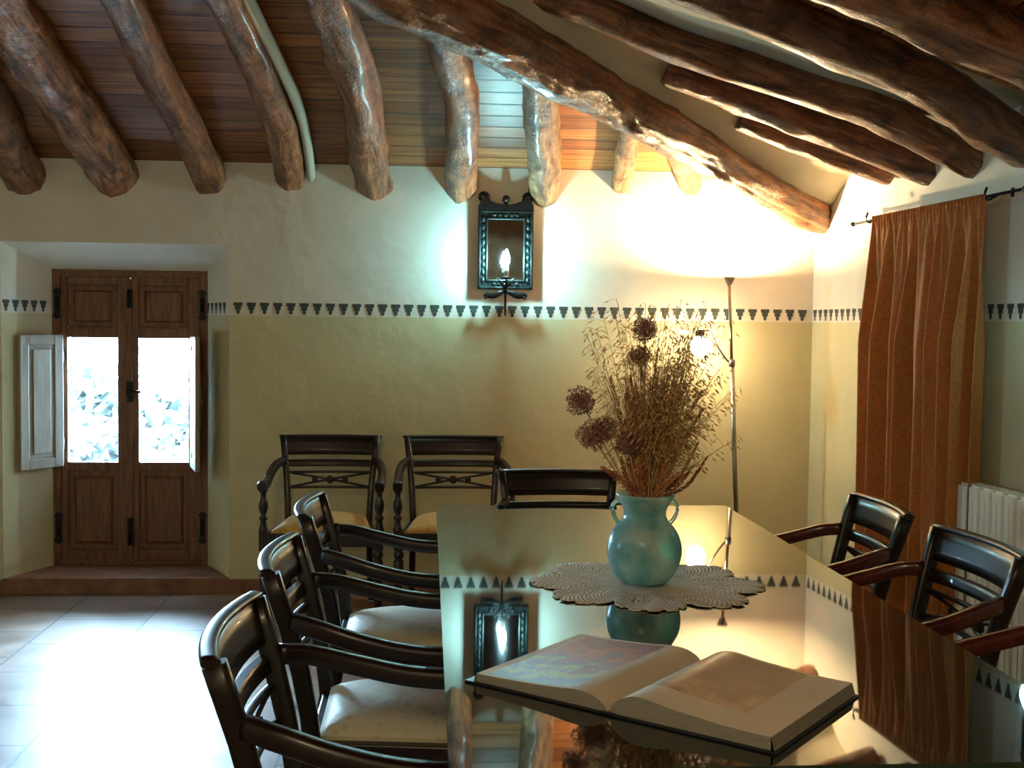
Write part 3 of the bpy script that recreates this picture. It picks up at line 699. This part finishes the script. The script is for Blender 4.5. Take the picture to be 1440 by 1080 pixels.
for s, sg in ((.70, -1), (2.06, 1)):
    m = MB(); c = WR(s + sg * .02, .098, 1.906 if sg < 0 else 1.914); m.ball(c, .012, sc=(1, 1.4, 1)); m.ball(WR(s + sg * .04, .098, c.z), .007); m.build('finial', M_IRON, rod)
for s in (.855, 1.845):
    m = MB(); m.box(WR(s, .004, 1.93), (.006, .014, .034), Matrix.Rotation(math.atan2(tl.y, tl.x) - pi / 2, 3, 'Z')); m.tube([WR(s, .004, 1.935), WR(s, .05, 1.925), WR(s, .10, 1.898), WR(s, .113, 1.905), WR(s, .116, 1.925), WR(s, .108, 1.945)], .005); m.build('bracket', M_IRON, rod)

# ------------------------------------------------------------------ radiator
rad_ = thing('radiator', 'cream white column radiator under the right wall, beside the rust curtain', 'radiator', tuple(WR(1.74, .09, 0)), math.atan2(tl.y, tl.x))
zt0, zt1 = .13, .825
first = None
for i in range(15):
    if first is None:
        m = MB()
        prof = rrect(.0362, .045, .010, 3)
        m.prism(prof, zt0, zt1 - .01); m.prism([(a * .8, b * .78) for a, b in prof], zt1 - .01, zt1)
        for zz_ in (.22, .74): m.lathe([(.022, -.0), (.022, .08)], (0, 0, zz_), 12, M=Matrix.Rotation(radians(90), 3, 'Y'))
        for sgn in (-1, 1): m.box((0, sgn * .0455, (zt0 + zt1) / 2), (.006, .003, zt1 - zt0 - .08))
        o = m.build('section', M_RAD, rad_, bevel=.003); first = o
    else: o = first.copy(); COL.objects.link(o); o.parent = rad_
    o.location = (.04 + i * .08, 0, 0)
for x in (.12, 1.08): 
    m = MB(); m.box((x, 0, .065), (.03, .05, .13)); m.build('foot', M_RAD, rad_)

# ------------------------------------------------------------------ floor lamp
lx, ly = 1.632, 5.955
lamp = thing('floor_lamp', 'tall slim metal uplighter floor lamp with a glowing reading globe, near the corner', 'lamp', (lx, ly, 0))
def lp(z): return V((-.052 * z, 0, z))
MB().lathe([(.12, 0), (.125, .006), (.12, .014), (.05, .022), (.02, .03), (.012, .05)], (0, 0, 0), 32).build('lamp_base', M_METAL, lamp)
MB().tube([lp(.04), lp(1.225)], .0125, 14).build('lower_pole', M_METAL, lamp)
MB().tube([lp(1.22), lp(1.635)], .0085, 14).build('upper_pole', M_METAL, lamp)
MB().lathe([(.012, 0), (.017, .004), (.017, .036), (.012, .04)], lp(1.21), 16).build('joint', M_METAL, lamp)
c = lp(1.63)
MB().lathe([(.009, 0), (.012, .004), (.029, .042), (.0265, .042), (.009, .008)], c, 24, close=False).build('uplight_shade', M_SHADE, lamp)
MB().ball(c + V((0, 0, .0335)), .008, 12, 8).build('uplight_bulb', M_BULBW, lamp)
g = V((1.392 - lx, -.03, 1.314))
MB().tube(catmull([lp(1.235) + V((-.012, 0, 0)), V((-.10, -.01, 1.255)), V((-.155, -.02, 1.33)), V((-.19, -.025, 1.392)), g + V((.0, 0, .075))], 20), .005).build('gooseneck_arm', M_METAL, lamp)
MB().lathe([(.012, 0), (.022, -.004), (.024, -.03), (.018, -.035)], g + V((0, 0, .085)), 20).build('lamp_socket', M_IRON, lamp)
MB().ball(g, .052, 24, 16).build('lamp_globe', M_GLOBE, lamp)

# ------------------------------------------------------------------ mirror sconce
def sconce(label, loc, rz, bulb=None):
    t = thing('mirror_sconce', label, 'sconce', loc, rz)   # local: x along wall, -y out of the wall, z up
    def fy(p, y0=-.0): return V((p.x, y0 - p.z, p.y))
    # frame : border ring around the mirror
    m = MB(); W2, H2, w2, h2 = .143, .205, .093, .155
    for (cx, cz, dx, dz) in ((-(W2 + w2) / 2, 0, W2 - w2, 2 * H2), ((W2 + w2) / 2, 0, W2 - w2, 2 * H2), (0, -(H2 + h2) / 2, 2 * w2, H2 - h2), (0, (H2 + h2) / 2, 2 * w2, H2 - h2)):
        m.box((cx, -.018, cz), (dx, .032, dz))
    for (a, b) in ((W2 - .008, H2 - .008), (w2 + .006, h2 + .006)):
        for s in (-1, 1): m.box((s * a, -.036, 0), (.01, .008, 2 * b)); m.box((0, -.036, s * b), (2 * a, .008, .01))
    rnd = random.Random(4)
    for s in (-1, 1):
        for k in range(9): m.ball((s * (W2 + w2) / 2, -.034, -.16 + k * .04), .013, 8, 5, sc=(1, .5, 1.3))
    for k in range(5): m.ball((-.06 + k * .03, -.034, -(H2 + h2) / 2), .011, 8, 5, sc=(1.3, .5, 1)); m.ball((-.06 + k * .03, -.034, (H2 + h2) / 2), .011, 8, 5, sc=(1.3, .5, 1))
    m.build('sconce_frame', M_SCON, t, bevel=.002)
    MB().box((0, -.02, 0), (2 * w2, .006, 2 * h2)).build('mirror_glass', M_MIRROR, t)
    # crest with two scrolls and a ball
    m = MB(); up = []; n = 16
    for i in range(n + 1):
        x = -.115 + .23 * i / n; up.append((x, H2 + .028 + .042 * (abs(x) / .115) ** 2.2))
    m.prism([(-.143, H2 - .002), (-.143, H2 + .02)] + up + [(.143, H2 + .02), (.143, H2 - .002)][:2], .006, .04, xf=fy)
    for s in (-1, 1):
        pts = []
        for k in range(20):
            a = radians(-60 + 300 * k / 19); r = .029 * (1 - .5 * k / 19); pts.append((s * (.119 + r * cos(pi - a) * 1.0 - .0), -.020, H2 + .064 + r * sin(a)))
        m.sweep(pts, [(.015, .012 * (1 - .3 * k / 19)) for k in range(20)], up=(0, 0, 1)); m.ball(pts[-1], .009)
    m.lathe([(.008, 0), (.01, .012), (.006, .018)], (0, -.024, H2 + .024), 12); m.ball((0, -.024, H2 + .058), .020, 14, 9)
    m.build('crest', M_IRON, t)
    # bottom leaf scrolls and stem
    m = MB()
    for s in (-1, 1):
        pts = catmull([(s * .004, -.05, -.215), (s * .03, -.06, -.226), (s * .065, -.06, -.238), (s * .098, -.055, -.236), (s * .108, -.055, -.244), (s * .10, -.055, -.250)], 18)
        m.sweep(pts, [(.006 + .0, .004 + .013 * sin(pi * min(1, (k + 1) / 17)) ** 1.2) for k in range(19)]); m.ball(pts[-1], .008)
    m.tube([(0, -.055, -.20), (0, -.055, -.30), (0, -.055, -.345)], [.007, .006, .003])
    m.ball((0, -.055, -.215), .014); m.tube([(0, -.02, -.19), (0, -.06, -.20), (0, -.115, -.175), (0, -.12, -.15)], .006)
    for s in (-1, 1): m.tube([(0, -.05, -.2), (s * .03, -.07, -.165), (s * .045, -.07, -.145)], [.008, .007, .003])
    m.build('scroll_bracket', M_IRON, t)
    m = MB(); m.lathe([(.006, -.155), (.02, -.15), (.022, -.146), (.012, -.142)], (0, -.12, 0), 16); m.build('drip_pan', M_IRON, t)
    MB().lathe([(.0115, -.142), (.0115, -.085)], (0, -.12, 0), 16).build('candle_sleeve', M_CANDLE, t)
    MB().lathe([(.008, -.085), (.0165, -.066), (.018, -.05), (.013, -.03), (.006, -.012), (.001, -.002)], (0, -.12, 0), 16).build('candle_bulb', bulb or M_BULBC, t)
    return t
sconce('dark mirror sconce with scrolled crest and a cold blue-white candle bulb on the back wall', (.402, D, 1.802), 0)
ps = WR(2.212, 0, 1.45)
sconce('mirror sconce on the right wall above the radiator, at the right border of the view', tuple(ps), math.atan2(tl.y, tl.x), M_BULBD)

# ------------------------------------------------------------------ doily, vase, dried flowers, book
vx, vy = .540, 2.848
dl = MB()
def drad(a): return .222 + .070 * (abs(cos(4 * a + .5)) ** .6) + .010 * sin(a + 1)
NU, NV = 240, 22
def dfun(u, v):
    a = 2 * pi * u; r = drad(a) * (.02 + .98 * v)
    z = TZ + .001 + (.0022 * max(0, v - .45) * (1 + sin(16 * a + 3 * v)))
    return V((vx + r * cos(a), vy + r * sin(a) * 1.02, z))
def dskip(i, j):
    if j < 9: return False
    if j in (12, 16, 20, 21): return j == 21 and (i % 6) >= 4
    ph = (i * 8 / NU) % 1.0
    if j > 16: return False
    return (i + (j % 2) * 2) % 5 < 1 and abs(ph - .5) < .42
dl.grid(dfun, NU, NV, skip=dskip)
do = dl.build('crochet_doily', M_DOILY); md = do.modifiers.new('thick', 'SOLIDIFY'); md.thickness = .002; md.offset = 1
tag(do, 'cream crocheted lace doily with scalloped points under the teal vase', 'doily')

vb = TZ + .0085
vase = thing('glass_vase', 'round teal glass vase with two small ear handles standing on the doily', 'vase', (vx, vy, vb))
prof = [(.050, 0), (.062, .004), (.078, .025), (.0895, .055), (.0925, .08), (.088, .108), (.074, .134), (.058, .152), (.052, .166), (.054, .182), (.063, .198), (.071, .210), (.0725, .216), (.070, .219),
        (.066, .212), (.058, .199), (.049, .183), (.047, .166), (.053, .149), (.069, .130), (.083, .106), (.0875, .08), (.0845, .056), (.073, .028), (.055, .010), (.001, .008)]
m = MB(); P2 = catmull([(r, 0, z) for r, z in prof], 75); m.lathe([(max(p.x, .0005), p.z) for p in P2], (0, 0, 0), 48, close=False)
m.lathe([(.0005, 0), (.050, 0)], (0, 0, 0), 48, close=False); m.build('vase_body', M_VASE, vase)
for s in (-1, 1):
    MB().tube(catmull([(s * .060, 0, .198), (s * .070, 0, .200), (s * .080, 0, .190), (s * .079, 0, .170), (s * .070, 0, .152), (s * .062, 0, .144)], 18), [.0052] * 19, 10).build('handle', M_VASE, vase)

vtop = vb + .2
rndf = random.Random(21)
def stem_path(tip, bow=.0, neck=None, start=None):
    n = neck or V((vx + rndf.uniform(-.03, .03), vy + rndf.uniform(-.03, .03), vtop - .02))
    d = (tip - n); st = start or n - V((d.x * .12, d.y * .12, .13))
    st = V((vx + max(-.045, min(.045, st.x - vx)), vy + max(-.045, min(.045, st.y - vy)), max(st.z, vb + .025)))
    mid = n.lerp(tip, .5) + V((d.x * -bow, d.y * -bow, bow * .3 * d.length))
    return catmull([st, n, mid, tip], 14)
# alliums
def allium(c, R, label, seed):
    rnd = random.Random(seed); c = V(c); root = thing('dried_allium', label, 'dried flower', (0, 0, 0), group='dried allium heads')
    nk = V((vx + (c.x - vx) * .18, vy + (c.y - vy) * .2, vtop - .01))
    MB().tube(stem_path(c, .02, nk), .0022, 6).build('stem', M_STEM, root)
    m = MB()
    for i in range(110):
        zf = 1 - 2 * (i + .5) / 110; a = i * 2.39996; r = R * rnd.uniform(.62, 1.22); q_ = sqrt(1 - zf * zf)
        d = V((q_ * cos(a), q_ * sin(a), zf)); e = c + d * r
        m.tube([c + d * .004, e], .0006, 3, caps=False)
        t1 = d.orthogonal().normalized(); t2 = d.cross(t1)
        s = .0042
        for k in range(5):
            b = k * 2 * pi / 5 + i; w = (t1 * cos(b) + t2 * sin(b))
            m.add([e, e + w * s * 1.2 + d * s * .6 + w.cross(d) * s * .4, e + w * s * 1.9 + d * s * .9, e + w * s * 1.2 + d * s * .6 - w.cross(d) * s * .4], [(0, 1, 2, 3)])
        m.ball(e + d * .001, .0018, 5, 3)
    m.build('flower_head', M_ALL, root, fix=False)
allium((.377, 2.85, 1.222), .032, 'dried allium head farthest left and upper of the left pair', 1)
allium((.402, 2.83, 1.138), .032, 'dried allium head on the left, just below the farthest left one', 2)
allium((.442, 2.87, 1.152), .027, 'dried allium head on the left, tucked right of the lower left one', 6)
allium((.534, 2.86, 1.398), .026, 'topmost dried allium head, above the middle of the vase', 3)
allium((.518, 2.83, 1.333), .023, 'dried allium head just below the topmost one', 4)
allium((.484, 2.80, 1.122), .025, 'dried allium head low in the centre-left of the bouquet', 5)
# oat grass
GO = 'dried oat grass stalks in the teal vase'
def oat(tip, seed, nsp):
    rnd = random.Random(seed); root = thing('dried_oat_stalk', 'wispy dried oat grass stalk with drooping pale spikelets in the teal vase', 'dried grass', (0, 0, 0), group=GO)
    p = stem_path(tip, .05)
    MB().tube(p, [.0017] * 8 + [.0011] * 4 + [.0006] * 3, 4).build('stem', M_STEM, root)
    m = MB(); lean = V((tip.x - vx, tip.y - vy, 0)); lean = lean.normalized() if lean.length > .01 else V((1, 0, 0))
    for i in range(nsp):
        t = .52 + .48 * (i + .5) / nsp; f = t * 14; k = min(13, int(f)); b = p[k].lerp(p[k + 1], f - k)
        a = rnd.uniform(0, 2 * pi); L = .045 * (1.25 - t) * 2.0 * rnd.uniform(.5, 1.2)
        d = V((cos(a), sin(a) * .8, .25 + rnd.uniform(0, .6))) + lean * .5; d.normalize()
        e = b + d * L; e2 = e + V((d.x * .3, d.y * .3, -.35)) * L * .5
        m.tube([b, b.lerp(e, .6) + V((0, 0, .1 * L)), e, e2], .0004, 3, caps=False)
        dr = (V((d.x * .9, d.y * .9, -.65)) + V((rnd.gauss(0, .25), rnd.gauss(0, .25), rnd.gauss(0, .2)))).normalized(); sl = rnd.uniform(.012, .020); w = dr.orthogonal().normalized(); w2 = dr.cross(w)
        m.add([e2, e2 + dr * sl * .4 + w * .0022, e2 + dr * sl * .4 - w * .0009 + w2 * .0018, e2 + dr * sl * .4 - w * .0009 - w2 * .0018, e2 + dr * sl], [(0, 1, 2), (0, 2, 3), (0, 3, 1), (4, 2, 1), (4, 3, 2), (4, 1, 3)])
    m.build('seed_spray', M_OAT, root, fix=False)
for i in range(84):
    u = rndf.uniform(0, 1)
    if i < 54: x = rndf.gauss(.075, .065); z = 1.20 + .27 * rndf.random() ** .9 - abs(x) * .25
    else: x = rndf.uniform(-.15, .2); z = rndf.uniform(1.36, 1.53) - abs(x - .03) * .5
    x = max(-.17, min(.215, x))
    oat(V((vx + x, vy + rndf.uniform(-.11, .11), z)), 100 + i, 28 if i < 54 else 26)
# brown seed spikes
GS = 'dried brown seed spikes in the teal vase'
def spike(tip, seed, frac, r, mat, label='stiff dried reddish-brown seed spike in the dense middle of the bouquet', bow=.03, group=GS):
    rnd = random.Random(seed); root = thing('dried_seed_spike', label, 'dried flower', (0, 0, 0), group=group)
    p = stem_path(tip, bow); MB().tube(p, .0017, 5).build('stem', M_SPIKE, root)
    m = MB(); n = 90
    for i in range(n):
        t = (1 - frac) + frac * i / n; f = t * 14; k = min(13, int(f)); b = p[k].lerp(p[k + 1], f - k); ax = (p[k + 1] - p[k]).normalized()
        a = i * 2.4; u = ax.orthogonal().normalized(); w = u * cos(a) + ax.cross(u) * sin(a); rr = r * (.45 + .55 * sin(pi * min(1, (i + 8) / n)) ** .6) * rnd.uniform(.6, 1.2)
        o_ = b + w * rr; s = .0045
        m.add([b, b + w * rr * .5 + ax.cross(w) * s * .5, o_ + ax * s * 2.2, b + w * rr * .5 - ax.cross(w) * s * .5], [(0, 1, 2), (0, 2, 3)])
    m.build('seed_head', mat, root, fix=False)
for i in range(62):
    x = rndf.gauss(.018, .050); z = 1.04 + .25 * rndf.random() + (.12 if i % 4 == 0 and abs(x) < .04 else 0)
    spike(V((vx + x * 1.1, vy + rndf.uniform(-.06, .06), z)), 300 + i, rndf.uniform(.55, .75), rndf.uniform(.010, .016), M_SPIKE2 if i % 3 == 0 else M_SPIKE)
for i, (x, y, z) in enumerate([(.686, 2.82, 1.087), (.672, 2.86, 1.118), (.655, 2.84, 1.06), (.64, 2.88, 1.13)]):
    spike(V((x, y, z)), 400 + i, .6, .007, M_SPIKE, 'curved dark dried seed pod leaning out to the right of the vase', -.12, 'dark pods leaning right out of the vase')

# book
spine = V((.412, 2.01, TZ)); sd = V((.645, .765, 0)); rd = V((.765, -.645, 0))
book = thing('open_book', 'large open picture book lying on the glass tabletop near the viewer', 'book', tuple(spine), math.atan2(rd.y, rd.x))   # local x = to the right page, y = along the spine
HB = .172
def pz(u, side):   # page surface height above table at distance u from spine
    e = .022 if side > 0 else .016
    return .004 + e * (1 - exp(-u / .012)) * (1 + .55 * exp(-((u - .05) / .05) ** 2) + .25 * exp(-((u - .12) / .07) ** 2)) - .002 * u / .28
m = MB()
for s in (-1, 1): m.box((s * .150, 0, .002), (.29, 2 * HB + .012, .0035))
m.box((0, 0, .003), (.03, 2 * HB + .012, .004)); m.build('cover', M_COVER, book, bevel=.001)
for s in (-1, 1):
    L = .283 if s > 0 else .272
    m = MB(); nu, nv = 30, 10
    rect = (lambda u, v: .05 < u < .74 and v > .22 and v < .985) if s > 0 else (lambda u, v: .27 < u < .93 and .03 < v < .97)
    def pf(u, v, s=s, L=L): return V((s * (.001 + L * u), -HB + 2 * HB * v, pz(L * u, s)))
    nu, nv = 60, 40
    m.grid(pf, nu, nv, midx=lambda i, j: 1 if rect((i + .5) / nu, (j + .5) / nv) else 0)
    # page block edges
    for v in (0, 1):
        for i in range(30):
            u0, u1 = i / 30, (i + 1) / 30; a = pf(u0, v); b = pf(u1, v)
            m.add([a, b, V((b.x, b.y, .004)), V((a.x, a.y, .004))], [(0, 1, 2, 3)], mi=2)
    a = pf(1, 0); b = pf(1, 1); o3 = .006 * s
    m.add([a, b, V((b.x + o3, b.y, .004)), V((a.x + o3, a.y, .004))], [(0, 1, 2, 3)], mi=2)
    m.build('page_block', [M_PAPER, M_PIC2 if s > 0 else M_PIC1, M_PEDGE], book)

# ------------------------------------------------------------------ light
w = bpy.data.worlds.new('world'); S.world = w; w.use_nodes = True
bg = w.node_tree.nodes['Background']; bg.inputs[0].default_value = (.44, .74, 1.0, 1); bg.inputs[1].default_value = 210
def portal(loc, rot, sx, sy):
    l = bpy.data.lights.new('daylight_portal', 'AREA'); l.shape = 'RECTANGLE'; l.size = sx; l.size_y = sy; l.cycles.is_portal = True
    o = bpy.data.objects.new('daylight_portal', l); o.location = loc; o.rotation_euler = rot; COL.objects.link(o)
portal((-1.607, 6.52, .98), (radians(-90), 0, 0), .70, .72)
portal((XL - .33, (wy0 + wy1) / 2, (wz0 + wz1) / 2), (0, radians(-90), 0), wz1 - wz0, wy1 - wy0)

l = bpy.data.lights.new('added_warm_fill', 'POINT'); l.energy = 72; l.color = (1, .90, .56); l.shadow_soft_size = .3  # unseen warm fill added behind the camera to lift the ambient
o = bpy.data.objects.new('added_warm_fill', l); o.location = (-.6, -.9, 2.55); COL.objects.link(o)
# ------------------------------------------------------------------ camera
cam = bpy.data.cameras.new('camera'); co = bpy.data.objects.new('camera', cam); COL.objects.link(co); S.camera = co
cam.lens = 1650 / 1440 * 36; cam.sensor_width = 36; cam.clip_start = .05
yaw = atan(120 / 1650); pit = atan(79.5 / 1650); rho = .012
F = V((sin(yaw) * cos(pit), cos(yaw) * cos(pit), -sin(pit))); R0 = V((cos(yaw), -sin(yaw), 0)); U0 = R0.cross(F)
Rv = R0 * cos(rho) + U0 * sin(rho); Uv = Rv.cross(F)
Mx = Matrix((Rv, Uv, -F)).transposed().to_4x4(); Mx.translation = V((0, 0, 1.4)); co.matrix_world = Mx
S.view_settings.view_transform = 'Standard'; S.view_settings.look = 'None'; S.view_settings.exposure = .12
try:
    S.cycles.use_denoising = True; S.cycles.max_bounces = 10; S.cycles.sample_clamp_indirect = 20
except Exception: pass
